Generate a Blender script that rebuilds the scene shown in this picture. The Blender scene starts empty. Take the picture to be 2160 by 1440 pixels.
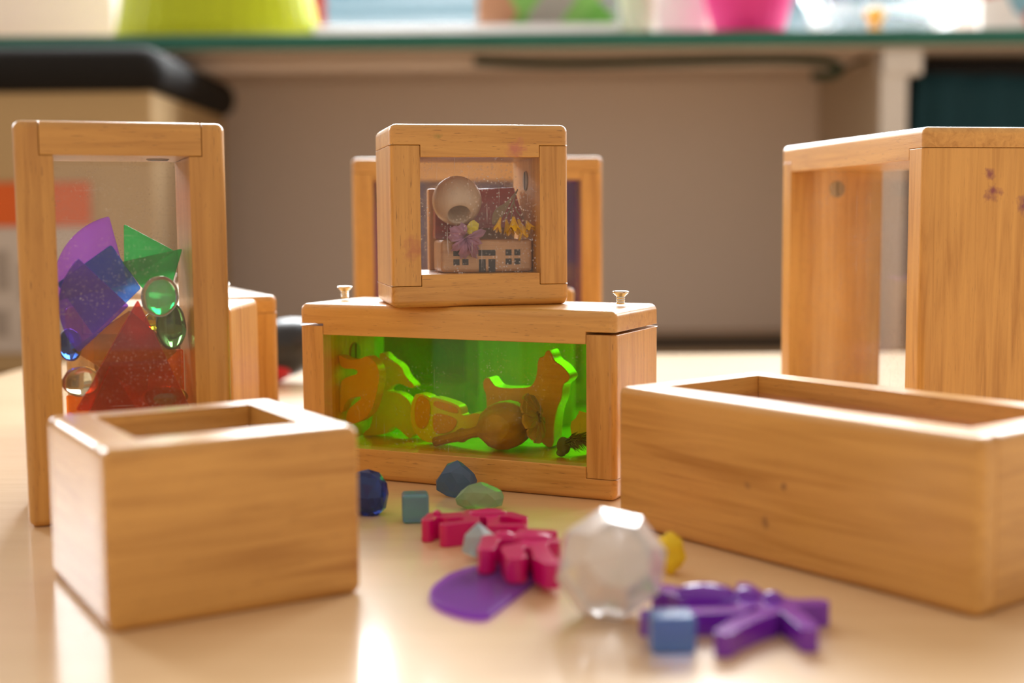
import bpy, bmesh, math, random
import numpy as np
from mathutils import Matrix, Vector, noise

C = bpy.context.scene.collection
sc = bpy.context.scene
T_, K_ = 0.6812, 1.982           # block thickness and long side, in block units
S = 0.09                       # one block unit (height of a small block) in metres
R = math.radians
rnd = random.Random(7)

# ------------------------------------------------------------------ camera, world, light
PITCH, ROLL, HC = 0.09304, -0.00802, 1.48685
cd = bpy.data.cameras.new('camera'); cam = bpy.data.objects.new('camera', cd); C.objects.link(cam)
cd.sensor_width = 36; cd.lens = 2744.85 / 2160 * 36
cd.clip_start = 0.02; cd.clip_end = 60
fwd = Vector((0, math.cos(PITCH), -math.sin(PITCH))); up0 = Vector((0, math.sin(PITCH), math.cos(PITCH))); rt0 = Vector((1, 0, 0))
rt = rt0 * math.cos(ROLL) + up0 * math.sin(ROLL); up = up0 * math.cos(ROLL) - rt0 * math.sin(ROLL)
m3 = Matrix((rt, up, -fwd)).transposed()
cam.matrix_world = Matrix.Translation((0, 0, HC * S)) @ m3.to_4x4()
cd.dof.use_dof = True; cd.dof.focus_distance = 7.15 * S; cd.dof.aperture_fstop = 4.4
sc.camera = cam

sc.view_settings.view_transform = 'Standard'; sc.view_settings.look = 'None'
sc.view_settings.gamma = 1; sc.view_settings.use_curve_mapping = False
sc.view_settings.exposure = 0.0

w = bpy.data.worlds.new('world'); sc.world = w; w.use_nodes = True
bg = w.node_tree.nodes['Background']; bg.inputs[0].default_value = (1.0, 0.83, 0.67, 1); bg.inputs[1].default_value = 0.68

def area_light(name, loc, target, sx, sy, power, col):
    l = bpy.data.lights.new(name, 'AREA'); l.shape = 'RECTANGLE'; l.size = sx; l.size_y = sy; l.energy = power; l.color = col
    o = bpy.data.objects.new(name, l); C.objects.link(o); o.location = loc
    o.rotation_euler = (Vector(target) - Vector(loc)).to_track_quat('-Z', 'Y').to_euler()
    return o
# daylight outside the three windows in the back wall
WINS = [(-30.0, -20.0), (-8.75 + 0.0, 3.25), (4.45, 9.75), (10.35, 18.0), (19, 30)]
for a, b in WINS:
    wd = (b - a) * S
    area_light('daylight', ((a + b) / 2 * S, 31.2 * S, 12.6 * S), ((a + b) / 2 * S, 0, 8.0 * S), wd, 16.5 * S, 26.0 * wd * 16.5 * S * math.pi, (0.93, 0.97, 1.0))

# ------------------------------------------------------------------ helpers
def tag(o, label, cat, group=None, kind=None):
    o['label'] = label; o['category'] = cat
    if group: o['group'] = group
    if kind: o['kind'] = kind
    return o

def nt(name):
    m = bpy.data.materials.new(name); m.use_nodes = True
    t = m.node_tree; b = t.nodes['Principled BSDF']
    return m, t, b

def plain(name, col, rough=0.5, metal=0.0, var=0.06, scale=30, coat=0.0, bump=0.0, trans=0.0, ior=1.45, sss=0.0):
    m, t, b = nt(name); N = t.nodes; L = t.links
    tc = N.new('ShaderNodeTexCoord'); nz = N.new('ShaderNodeTexNoise'); nz.inputs['Scale'].default_value = scale; nz.inputs['Detail'].default_value = 3
    L.new(tc.outputs['Object'], nz.inputs['Vector'])
    mx = N.new('ShaderNodeMix'); mx.data_type = 'RGBA'
    mx.inputs[6].default_value = (*[max(0, c * (1 - var)) for c in col], 1); mx.inputs[7].default_value = (*[min(1, c * (1 + var)) for c in col], 1)
    L.new(nz.outputs['Fac'], mx.inputs[0]); L.new(mx.outputs[2], b.inputs['Base Color'])
    b.inputs['Roughness'].default_value = rough; b.inputs['Metallic'].default_value = metal; b.inputs['IOR'].default_value = ior
    b.inputs['Coat Weight'].default_value = coat; b.inputs['Transmission Weight'].default_value = trans
    if sss: b.inputs['Subsurface Weight'].default_value = sss; b.inputs['Subsurface Scale'].default_value = 0.01
    if bump:
        bp = N.new('ShaderNodeBump'); bp.inputs['Strength'].default_value = bump; bp.inputs['Distance'].default_value = 0.001
        L.new(nz.outputs['Fac'], bp.inputs['Height']); L.new(bp.outputs[0], b.inputs['Normal'])
    return m

def wood(name, axis, light=(0.76, 0.405, 0.098), dark=(0.50, 0.225, 0.034), pores=0.7, rough=0.45, stains=(), world_scale=1.0, coat=0.8, coat_rough=0.25):
    """Pine-like wood: long soft streaks and short dark pores along `axis` (0,1,2) in object space."""
    m, t, b = nt(name); N = t.nodes; L = t.links
    tc = N.new('ShaderNodeTexCoord'); oi = N.new('ShaderNodeObjectInfo')
    off = N.new('ShaderNodeVectorMath'); off.operation = 'SCALE'; off.inputs[0].default_value = (3.1, 2.3, 4.7); L.new(oi.outputs['Random'], off.inputs['Scale'])
    ad = N.new('ShaderNodeVectorMath'); ad.operation = 'ADD'; L.new(tc.outputs['Object'], ad.inputs[0]); L.new(off.outputs[0], ad.inputs[1])
    def streak(across, along, detail, dist):
        mp = N.new('ShaderNodeMapping'); s = [across * world_scale] * 3; s[axis] = along * world_scale; mp.inputs['Scale'].default_value = s
        L.new(ad.outputs[0], mp.inputs['Vector'])
        nz = N.new('ShaderNodeTexNoise'); nz.inputs['Scale'].default_value = 1; nz.inputs['Detail'].default_value = detail; nz.inputs['Distortion'].default_value = dist
        L.new(mp.outputs[0], nz.inputs['Vector']); return nz
    a = streak(240, 12, 4, 1.0); c = streak(26, 8, 2, 0.8); p = streak(2300, 130, 2, 0.2)
    mixf = N.new('ShaderNodeMath'); mixf.operation = 'MULTIPLY_ADD'; mixf.inputs[1].default_value = 0.55; L.new(a.outputs['Fac'], mixf.inputs[0])
    h2 = N.new('ShaderNodeMath'); h2.operation = 'MULTIPLY'; h2.inputs[1].default_value = 0.5; L.new(c.outputs['Fac'], h2.inputs[0]); L.new(h2.outputs[0], mixf.inputs[2])
    rp = N.new('ShaderNodeValToRGB'); rp.color_ramp.elements[0].position = 0.36; rp.color_ramp.elements[0].color = (*dark, 1)
    rp.color_ramp.elements[1].position = 0.66; rp.color_ramp.elements[1].color = (*light, 1)
    e = rp.color_ramp.elements.new(0.5); e.color = (*[(x * 0.4 + y * 0.6) for x, y in zip(dark, light)], 1)
    L.new(mixf.outputs[0], rp.inputs[0])
    pr = N.new('ShaderNodeMapRange'); pr.inputs['From Min'].default_value = 0.66; pr.inputs['From Max'].default_value = 0.72; pr.inputs['To Max'].default_value = pores
    L.new(p.outputs['Fac'], pr.inputs['Value'])
    mx = N.new('ShaderNodeMix'); mx.data_type = 'RGBA'; L.new(pr.outputs[0], mx.inputs[0]); L.new(rp.outputs[0], mx.inputs[6]); mx.inputs[7].default_value = (0.22, 0.085, 0.02, 1)
    col = mx.outputs[2]
    for (px, py, pz), rad, sc_, amt in stains:
        d = N.new('ShaderNodeVectorMath'); d.operation = 'DISTANCE'; L.new(tc.outputs['Object'], d.inputs[0]); d.inputs[1].default_value = (px * S, py * S, pz * S)
        nz = N.new('ShaderNodeTexNoise'); nz.inputs['Scale'].default_value = 260; nz.inputs['Detail'].default_value = 3; L.new(tc.outputs['Object'], nz.inputs['Vector'])
        q = N.new('ShaderNodeMath'); q.operation = 'MULTIPLY_ADD'; q.inputs[1].default_value = -rad * S * 1.6; L.new(nz.outputs['Fac'], q.inputs[0]); L.new(d.outputs['Value'], q.inputs[2])
        r_ = N.new('ShaderNodeMapRange'); r_.inputs['From Min'].default_value = -rad * S * 0.1; r_.inputs['From Max'].default_value = -rad * S * 0.75
        r_.inputs['To Min'].default_value = 0; r_.inputs['To Max'].default_value = amt; L.new(q.outputs[0], r_.inputs['Value'])
        k = N.new('ShaderNodeMix'); k.data_type = 'RGBA'; L.new(r_.outputs[0], k.inputs[0]); L.new(col, k.inputs[6]); k.inputs[7].default_value = (*sc_, 1); col = k.outputs[2]
    L.new(col, b.inputs['Base Color']); b.inputs['Roughness'].default_value = rough; b.inputs['Coat Weight'].default_value = coat; b.inputs['Coat Roughness'].default_value = coat_rough
    bp = N.new('ShaderNodeBump'); bp.inputs['Strength'].default_value = 0.12; bp.inputs['Distance'].default_value = 0.0006
    L.new(p.outputs['Fac'], bp.inputs['Height']); L.new(bp.outputs[0], b.inputs['Normal'])
    return m

def tinted(name, col, gloss_rough=0.05, haze=0.04, haze_col=(0.8, 0.8, 0.8), dust=0.0, transl=0.0, seedv=0.0):
    """Thin coloured acrylic: what lies behind shows through the tint, a clear-coat reflection on top, a little dust."""
    m = bpy.data.materials.new(name); m.use_nodes = True; t = m.node_tree; N = t.nodes; L = t.links
    for n in list(N): N.remove(n)
    out = N.new('ShaderNodeOutputMaterial'); tr = N.new('ShaderNodeBsdfTransparent'); tr.inputs[0].default_value = (*[c ** .5 for c in col], 1)   # light crosses two faces
    gl = N.new('ShaderNodeBsdfGlossy'); gl.inputs['Roughness'].default_value = gloss_rough; gl.inputs[0].default_value = (1, 1, 1, 1)
    # Schlick reflectance, the same on both faces of the thin sheet
    ge = N.new('ShaderNodeNewGeometry'); dt = N.new('ShaderNodeVectorMath'); dt.operation = 'DOT_PRODUCT'; L.new(ge.outputs['Incoming'], dt.inputs[0]); L.new(ge.outputs['Normal'], dt.inputs[1])
    ab_ = N.new('ShaderNodeMath'); ab_.operation = 'ABSOLUTE'; L.new(dt.outputs['Value'], ab_.inputs[0])
    iv = N.new('ShaderNodeMath'); iv.operation = 'SUBTRACT'; iv.inputs[0].default_value = 1; L.new(ab_.outputs[0], iv.inputs[1])
    pw = N.new('ShaderNodeMath'); pw.operation = 'POWER'; pw.inputs[1].default_value = 5; L.new(iv.outputs[0], pw.inputs[0])
    fr = N.new('ShaderNodeMath'); fr.operation = 'MULTIPLY_ADD'; fr.use_clamp = True; fr.inputs[1].default_value = .96; fr.inputs[2].default_value = .025; L.new(pw.outputs[0], fr.inputs[0])
    mx = N.new('ShaderNodeMixShader'); L.new(fr.outputs[0], mx.inputs[0]); L.new(tr.outputs[0], mx.inputs[1]); L.new(gl.outputs[0], mx.inputs[2])
    last = mx.outputs[0]
    if transl:
        tl = N.new('ShaderNodeBsdfTranslucent'); tl.inputs[0].default_value = (*[min(1, c ** 1.0) for c in col], 1)
        df = N.new('ShaderNodeBsdfDiffuse'); df.inputs[0].default_value = (*[min(1, c) for c in col], 1)
        ms = N.new('ShaderNodeMixShader'); ms.inputs[0].default_value = 0.4; L.new(tl.outputs[0], ms.inputs[1]); L.new(df.outputs[0], ms.inputs[2])
        m1 = N.new('ShaderNodeMixShader'); m1.inputs[0].default_value = transl; L.new(last, m1.inputs[1]); L.new(ms.outputs[0], m1.inputs[2]); last = m1.outputs[0]
    df = N.new('ShaderNodeBsdfDiffuse'); df.inputs[0].default_value = (*haze_col, 1)
    m2 = N.new('ShaderNodeMixShader'); L.new(last, m2.inputs[1]); L.new(df.outputs[0], m2.inputs[2]); m2.inputs[0].default_value = haze
    if dust:
        tc = N.new('ShaderNodeTexCoord'); vo = N.new('ShaderNodeTexVoronoi'); vo.inputs['Scale'].default_value = 520
        L.new(tc.outputs['Object'], vo.inputs['Vector'])
        r1 = N.new('ShaderNodeMapRange'); r1.inputs['From Min'].default_value = 0.30; r1.inputs['From Max'].default_value = 0.14; L.new(vo.outputs['Distance'], r1.inputs['Value'])
        nz = N.new('ShaderNodeTexNoise'); nz.inputs['Scale'].default_value = 60 + seedv; nz.inputs['Detail'].default_value = 5; L.new(tc.outputs['Object'], nz.inputs['Vector'])
        r2 = N.new('ShaderNodeMapRange'); r2.inputs['From Min'].default_value = 0.45; r2.inputs['From Max'].default_value = 0.75; L.new(nz.outputs['Fac'], r2.inputs['Value'])
        mu = N.new('ShaderNodeMath'); mu.operation = 'MULTIPLY'; L.new(r1.outputs[0], mu.inputs[0]); L.new(r2.outputs[0], mu.inputs[1])
        # hairline scratches
        mp = N.new('ShaderNodeMapping'); mp.inputs['Rotation'].default_value = (0.4, 0.75, 0.3); mp.inputs['Scale'].default_value = (900, 900, 30); L.new(tc.outputs['Object'], mp.inputs['Vector'])
        n3 = N.new('ShaderNodeTexNoise'); n3.inputs['Scale'].default_value = 1; n3.inputs['Detail'].default_value = 1; L.new(mp.outputs[0], n3.inputs['Vector'])
        r3 = N.new('ShaderNodeMapRange'); r3.inputs['From Min'].default_value = 0.72; r3.inputs['From Max'].default_value = 0.78; r3.inputs['To Max'].default_value = 0.6; L.new(n3.outputs['Fac'], r3.inputs['Value'])
        m3_ = N.new('ShaderNodeMath'); m3_.operation = 'MAXIMUM'; L.new(mu.outputs[0], m3_.inputs[0]); L.new(r3.outputs[0], m3_.inputs[1])
        ma = N.new('ShaderNodeMath'); ma.operation = 'MULTIPLY_ADD'; ma.use_clamp = True; ma.inputs[1].default_value = dust
        sm = N.new('ShaderNodeMath'); sm.operation = 'MULTIPLY_ADD'; sm.inputs[1].default_value = haze * 1.6; sm.inputs[2].default_value = haze * 0.2; L.new(nz.outputs['Fac'], sm.inputs[0])
        L.new(m3_.outputs[0], ma.inputs[0]); L.new(sm.outputs[0], ma.inputs[2]); L.new(ma.outputs[0], m2.inputs[0])
    L.new(m2.outputs[0], out.inputs[0])
    return m

def glassy(name, col, rough=0.05, milky=0.0, bump=0.0):
    m = plain(name, col, rough, trans=1.0 - milky, var=0.1, scale=60, bump=bump, ior=1.48)
    return m

def new_obj(name, bm, mat, parent=None, mw=None, smooth=False, bevel=0.0, seg=3, recentre=True, weight=False, recalc=True):
    if recalc: bmesh.ops.recalc_face_normals(bm, faces=bm.faces[:])
    cen = Vector((0, 0, 0))
    if recentre and parent is None:
        lo = Vector([min(v.co[i] for v in bm.verts) for i in range(3)]); hi = Vector([max(v.co[i] for v in bm.verts) for i in range(3)])
        cen = (lo + hi) / 2; cen.z = lo.z
        bmesh.ops.translate(bm, verts=bm.verts[:], vec=-cen)
    me = bpy.data.meshes.new(name); bm.to_mesh(me); bm.free()
    if mat: me.materials.append(mat)
    if smooth:
        for p in me.polygons: p.use_smooth = True
    o = bpy.data.objects.new(name, me); C.objects.link(o)
    if parent is not None: o.parent = parent
    else: o.matrix_world = (mw or Matrix.Identity(4)) @ Matrix.Translation(cen)
    if bevel:
        md = o.modifiers.new('bevel', 'BEVEL'); md.width = bevel; md.segments = seg; md.harden_normals = False
        md.limit_method = 'WEIGHT' if weight else 'ANGLE'; md.angle_limit = R(35); md.use_clamp_overlap = True
        for p in me.polygons: p.use_smooth = True
        wn = o.modifiers.new('wn', 'WEIGHTED_NORMAL'); wn.keep_sharp = False
    return o

def empty(name, mw):
    o = bpy.data.objects.new(name, None); C.objects.link(o); o.matrix_world = mw; o.empty_display_size = 0.01; return o

def add_box(bm, x0, x1, y0, y1, z0, z1):
    vs = [bm.verts.new((x, y, z)) for x in (x0, x1) for y in (y0, y1) for z in (z0, z1)]
    for f in ((0, 1, 3, 2), (4, 6, 7, 5), (0, 4, 5, 1), (2, 3, 7, 6), (0, 2, 6, 4), (1, 5, 7, 3)): bm.faces.new([vs[i] for i in f])
    return vs

def boxm(x0, x1, y0, y1, z0, z1, sub=None):
    bm = bmesh.new(); add_box(bm, x0 * S, x1 * S, y0 * S, y1 * S, z0 * S, z1 * S); return bm

def plate_xz(poly, y0, y1, bm=None):
    """polygon in the xz plane, extruded along y (block units)"""
    bm = bm or bmesh.new()
    a = [bm.verts.new((x * S, y0 * S, z * S)) for x, z in poly]; b = [bm.verts.new((x * S, y1 * S, z * S)) for x, z in poly]
    bm.faces.new(a); bm.faces.new(b[::-1]); n = len(poly)
    for i in range(n): bm.faces.new((a[i], a[(i + 1) % n], b[(i + 1) % n], b[i]))
    return bm

def plate_xy(poly, z0, z1):
    bm = bmesh.new()
    a = [bm.verts.new((x * S, y * S, z0 * S)) for x, y in poly]; b = [bm.verts.new((x * S, y * S, z1 * S)) for x, y in poly]
    bm.faces.new(a); bm.faces.new(b[::-1]); n = len(poly)
    for i in range(n): bm.faces.new((a[i], a[(i + 1) % n], b[(i + 1) % n], b[i]))
    return bm

def chaikin(p, n=1):
    for _ in range(n):
        q = []
        for i in range(len(p)):
            a = p[i]; b = p[(i + 1) % len(p)]
            q.append((a[0] * .75 + b[0] * .25, a[1] * .75 + b[1] * .25)); q.append((a[0] * .25 + b[0] * .75, a[1] * .25 + b[1] * .75))
        p = q
    return p

def round_corners(p, r, n=5):
    """round the corners of a polygon with radius about r"""
    out = []
    for i in range(len(p)):
        a = Vector(p[i - 1]); b = Vector(p[i]); c = Vector(p[(i + 1) % len(p)])
        u = (a - b); v = (c - b); k = min(r, u.length * .45, v.length * .45); u.normalize(); v.normalize()
        s = b + u * k; e = b + v * k
        for j in range(n + 1):
            tt = j / n; q = s * (1 - tt) ** 2 + b * 2 * tt * (1 - tt) + e * tt * tt; out.append((q.x, q.y))
    return out

def lathe(prof, n=32, bm=None, mat4=None, ribs=0, ribamp=0.0):
    """profile of (radius, height) around z"""
    bm = bm or bmesh.new(); rings = []
    for r_, h in prof:
        ring = []
        for k in range(n):
            a = 2 * math.pi * k / n; rr = r_ * (1 + (ribamp * math.cos(ribs * a) if ribs else 0)); v = Vector((rr * math.cos(a) * S, rr * math.sin(a) * S, h * S))
            ring.append(bm.verts.new(mat4 @ v if mat4 else v))
        rings.append(ring)
    for i in range(len(rings) - 1):
        for k in range(n): bm.faces.new((rings[i][k], rings[i][(k + 1) % n], rings[i + 1][(k + 1) % n], rings[i + 1][k]))
    bm.faces.new(rings[0][::-1]); bm.faces.new(rings[-1])
    return bm

def tube(path, rad, n=10):
    bm = bmesh.new(); rings = []
    P = [Vector(p) * S for p in path]; m = len(P); rad = rad if isinstance(rad, (list, tuple)) else [rad] * m
    for i, p in enumerate(P):
        d = (P[min(i + 1, m - 1)] - P[max(i - 1, 0)]).normalized()
        u = d.cross(Vector((0, 0, 1)) if abs(d.z) < .9 else Vector((1, 0, 0))).normalized(); v = d.cross(u)
        rings.append([bm.verts.new(p + (u * math.cos(2 * math.pi * k / n) + v * math.sin(2 * math.pi * k / n)) * rad[i] * S) for k in range(n)])
    for i in range(m - 1):
        for k in range(n): bm.faces.new((rings[i][k], rings[i][(k + 1) % n], rings[i + 1][(k + 1) % n], rings[i + 1][k]))
    bm.faces.new(rings[0][::-1]); bm.faces.new(rings[-1]); return bm

def smooth_path(p, n=3):
    for _ in range(n):
        q = [p[0]]
        for a, b in zip(p[:-1], p[1:]):
            q.append(tuple(x * .75 + y * .25 for x, y in zip(a, b))); q.append(tuple(x * .25 + y * .75 for x, y in zip(a, b)))
        q.append(p[-1]); p = q
    return p

def ellipsoid(bm, c, r, rotz=0, seg=24, rings=14, jitter=0, sd=0, roty=0):
    m = Matrix.Translation(Vector(c) * S) @ Matrix.Rotation(rotz, 4, 'Z') @ Matrix.Rotation(roty, 4, 'Y') @ Matrix.Diagonal((r[0] * S, r[1] * S, r[2] * S, 1))
    g = bmesh.ops.create_uvsphere(bm, u_segments=seg, v_segments=rings, radius=1, matrix=m)
    if jitter:
        cc = Vector(c) * S
        for v in g['verts']:
            d = v.co - cc; v.co = cc + d * (1 + jitter * noise.noise(d * (14 / (max(r) * S) * .12) + Vector((sd, sd * 2, 0))))
    return bm

def rock(c, r, sd, rotz=0, amp=.25, sub=2, floor=None):
    """tumbled or cut stone: a faceted squashed ball with a flat resting side"""
    bm = bmesh.new(); bmesh.ops.create_icosphere(bm, subdivisions=sub, radius=1)
    rm = Matrix.Rotation(rotz, 3, 'Z')
    for v in bm.verts:
        k = 1 + amp * noise.noise(v.co * 1.1 + Vector((sd * 3.7, sd, 5)))
        p = Vector((v.co.x * r[0] * k, v.co.y * r[1] * k, v.co.z * r[2] * k)); p = rm @ p; p += Vector(c)
        if floor is not None: p.z = max(p.z, floor)
        v.co = p * S
    return bm

def capsule_outline(caps, step=0.012, k=0.02):
    """outline of a smooth union of capsules, by marching squares"""
    xs = [c[i] for c in caps for i in (0, 2)]; ys = [c[i] for c in caps for i in (1, 3)]; mr = max(c[4] for c in caps) + .04
    x0, x1, y0, y1 = min(xs) - mr, max(xs) + mr, min(ys) - mr, max(ys) + mr
    nx, ny = int((x1 - x0) / step) + 2, int((y1 - y0) / step) + 2
    X, Y = np.meshgrid(x0 + step * np.arange(nx), y0 + step * np.arange(ny), indexing='ij'); F = None
    for ax, ay, bx, by, r in caps:
        dx, dy = bx - ax, by - ay; L2 = dx * dx + dy * dy + 1e-9
        t = np.clip(((X - ax) * dx + (Y - ay) * dy) / L2, 0, 1); d = np.hypot(X - ax - t * dx, Y - ay - t * dy) - r
        if F is None: F = d
        else:
            h = np.clip(.5 + .5 * (F - d) / k, 0, 1); F = F * (1 - h) + d * h - k * h * (1 - h)
    nxt = {}
    def ept(i, j, e):
        (a, b) = {0: ((i, j), (i + 1, j)), 1: ((i + 1, j), (i + 1, j + 1)), 2: ((i, j + 1), (i + 1, j + 1)), 3: ((i, j), (i, j + 1))}[e]
        fa, fb = F[a], F[b]; t = fa / (fa - fb)
        return (a, b), (X[a] + (X[b] - X[a]) * t, Y[a] + (Y[b] - Y[a]) * t)
    T = {1: [(3, 0)], 2: [(0, 1)], 3: [(3, 1)], 4: [(1, 2)], 5: [(3, 0), (1, 2)], 6: [(0, 2)], 7: [(3, 2)], 8: [(2, 3)], 9: [(2, 0)], 10: [(2, 3), (0, 1)], 11: [(2, 1)], 12: [(1, 3)], 13: [(1, 0)], 14: [(0, 3)]}
    pos = {}
    for i in range(nx - 1):
        for j in range(ny - 1):
            c = (F[i, j] < 0) | (F[i + 1, j] < 0) << 1 | (F[i + 1, j + 1] < 0) << 2 | (F[i, j + 1] < 0) << 3
            for a, b in T.get(int(c), []):
                ka, pa = ept(i, j, a); kb, pb = ept(i, j, b); nxt[ka] = kb; pos[ka] = pa; pos[kb] = pb
    best = []
    while nxt:
        s = next(iter(nxt)); loop = [s]; c = nxt.pop(s)
        while c != s and c in nxt: loop.append(c); c = nxt.pop(c)
        if len(loop) > len(best): best = loop
    pts = [pos[q] for q in best]
    return [((pts[i - 1][0] + pts[i][0] * 2 + pts[(i + 1) % len(pts)][0]) / 4, (pts[i - 1][1] + pts[i][1] * 2 + pts[(i + 1) % len(pts)][1]) / 4) for i in range(len(pts))]

# ------------------------------------------------------------------ materials
PUR = (0.30, 0.05, 0.12)
W = {0: wood('pine_along_x', 0), 1: wood('pine_along_y', 1), 2: wood('pine_along_z', 2)}
WCT = wood('pine_stained_rail', 0, stains=[((.70, 0, .86), .10, (.50, .10, .13), .6), ((.27, 0, .93), .04, (.25, .22, .03), .6)], pores=.8)
WCS = wood('pine_stained_stile', 2, stains=[((.13, 0, .32), .12, (.42, .07, .07), .45)], pores=.8)
WRS = wood('pine_ink_marked_side', 2, stains=[((K_ , .42, 1.62), .085, (.20, .02, .07), .85), ((K_, .40, 1.72), .05, (.20, .02, .07), .8), ((K_, .62, 1.55), .08, (.16, .02, .10), .8)], pores=.3)
WF = wood('pine_knotted', 0, stains=[((.95, 0.5, 0), .045, (.20, .09, .03), .7), ((1.05, .33, 0), .03, (.15, .07, .03), .8), ((.85, .36, 0), .03, (.2, .1, .04), .6)], pores=.25)
METAL = plain('zinc_screw', (.72, .72, .70), .22, metal=1)
PLUG = plain('grey_brass_plug', (.28, .22, .15), .4, metal=.4)
DARKSLOT = plain('dark_slot', (.03, .025, .02), .7)
CLEAR = tinted('clear_acrylic', (.97, .96, .95), .04, haze=.015, haze_col=(.75, .70, .66), dust=.35)
CLEARC = tinted('dusty_clear_acrylic', (.97, .96, .97), .04, haze=.022, haze_col=(.75, .70, .72), dust=.9)
GREEN = tinted('green_acrylic', (.07, .92, .005), .04, haze=.0, dust=.05, transl=.03)
AMB = tinted('yellow_green_acrylic', (.93, .82, .16), .04, haze=.008, dust=.25)
WA = {k: wood('darker_pine_%d' % k, k, light=(.66, .335, .068), dark=(.44, .19, .024)) for k in (0, 2)}
PURP = tinted('purple_acrylic', (.12, .02, .26), .05, haze=.01, haze_col=(.2, .1, .4))
REDP = tinted('reddish_acrylic', (.93, .70, .66), .08, haze=.05, haze_col=(.75, .5, .45), dust=.3)

TT, LIP, ST = .115, .18, .165      # slab thickness, rail depth, stile width

def bw(bm, Wd, D, H):
    """bevel weights: strong on the outer edges of the whole block, slight at the joints"""
    ly = bm.edges.layers.float.new('bevel_weight_edge')
    for e in bm.edges:
        n = 0
        a, b = e.verts[0].co / S, e.verts[1].co / S
        for i, mx in ((0, Wd), (1, D), (2, H)):
            if (abs(a[i]) < 1e-4 and abs(b[i]) < 1e-4) or (abs(a[i] - mx) < 1e-4 and abs(b[i] - mx) < 1e-4): n += 1
        e[ly] = 1.0 if n >= 2 else 0.10

def frame_of(x, y, th, z=0): return Matrix.Translation((x * S, y * S, z * S)) @ Matrix.Rotation(th, 4, 'Z')

def screw(parent_or_none, mw, proud):
    """countersunk screw standing `proud` out of the wood; returned as a part"""
    prof = [(.0, 0), (.022, 0), (.024, .01), (.021, .015), (.024, .022), (.021, .028), (.024, .035), (.022, .04), (.045, .062), (.046, .068), (.043, .072), (.018, .070), (.012, .060)]
    prof = [(r, h + proud - .072) for r, h in prof]
    bm = lathe(prof, 20, mat4=mw)
    return new_obj('screw', bm, METAL, parent_or_none, smooth=False)

def block(Wd, H, mw, orient, label, panes=(None, None), mats=None, screws=0, lift=0.0, pane_y=.085, group='wooden window blocks', plugs=True):
    """A wooden frame block: lid, base, two side panels, panes front and back. Local: x width, y depth, z height."""
    if orient == 'up': loc = Matrix.Identity(4)
    elif orient == 'back': loc = Matrix.Translation((0, 0, T_ * S)) @ Matrix.Rotation(R(-90), 4, 'X')
    elif orient == 'end': loc = Matrix.Translation((0, 0, Wd * S)) @ Matrix.Rotation(R(90), 4, 'Y')
    root = empty('wooden_window_block', mw @ loc); tag(root, label, 'toy block', group)
    mats = mats or {}
    D = T_; l = lift; g = .0025
    lid = [(0, H - TT + l), (0, H + l), (Wd, H + l), (Wd, H - TT + l), (Wd - ST - g, H - TT + l), (Wd - ST - g, H - LIP + l), (ST + g, H - LIP + l), (ST + g, H - TT + l)]
    bm = plate_xz(lid, 0, D); bw(bm, Wd, D, H + l); new_obj('lid', bm, mats.get('lid', W[0]), root, bevel=.04 * S, seg=4, weight=True)
    base = [(0, 0), (0, TT), (ST + g, TT), (ST + g, LIP), (Wd - ST - g, LIP), (Wd - ST - g, TT), (Wd, TT), (Wd, 0)]
    bm = plate_xz(base, 0, D); bw(bm, Wd, D, H); new_obj('base', bm, mats.get('base', W[0]), root, bevel=.04 * S, seg=4, weight=True)
    for i, x0 in enumerate((0, Wd - ST)):
        bm = boxm(x0, x0 + ST, 0, D, TT + g, H - TT - g); bw(bm, Wd, D, H)
        new_obj('side_panel', bm, mats.get('side%d' % i, W[2]), root, bevel=.04 * S, seg=4, weight=True)
        if plugs:
            xi = ST if i == 0 else Wd - ST; s = 1 if i == 0 else -1; zc = H - TT - .185
            mt = Matrix.Translation((xi * S, D / 2 * S, zc * S)) @ Matrix.Rotation(R(90 * s), 4, 'Y')
            pl = new_obj('barrel_plug', lathe([(.0, -.01), (.058, -.01), (.058, .004), (.052, .007), (.0, .007)], 28, mat4=mt), PLUG, root)
            b2 = bmesh.new(); q = sorted((xi + s * .007, xi + s * .0095)); add_box(b2, q[0] * S, q[1] * S, (D / 2 - .006) * S, (D / 2 + .006) * S, (zc - .05) * S, (zc + .05) * S)
            new_obj('slot', b2, DARKSLOT, pl)
    for i, pm in enumerate(panes):
        if pm is None: continue
        y0 = pane_y if i == 0 else D - pane_y - .03
        new_obj('window_pane', boxm(ST - .004, Wd - ST + .004, y0, y0 + .03, LIP - .004, H - LIP + .004 + l), pm, root)
    for k in range(screws):
        x = .10 if k == 0 else Wd - .10
        s_ = screw(root, Matrix.Translation((x * S, D / 2 * S, (H + l) * S)), .085)
        new_obj('screw_hole', lathe([(.0, -.002), (.052, -.002), (.052, .0015), (.0, .0015)], 24, mat4=Matrix.Translation((x * S, D / 2 * S, (H + l) * S))), DARKSLOT if False else W[1], root)
    return root

FA = frame_of(-2.37271, 6.26485, .3545); FG = frame_of(-1.2483, 7.60785, -.44803); FC = frame_of(-.65384, 7.09902, .21719, 1.012)
FR = frame_of(1.89335, 9.16445, -1.37757); FP = frame_of(-1.25725, 10.35768, .01216); FL = frame_of(-1.46567, 4.59738, .53663); FF = frame_of(.50885, 6.27268, -.91963)

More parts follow.
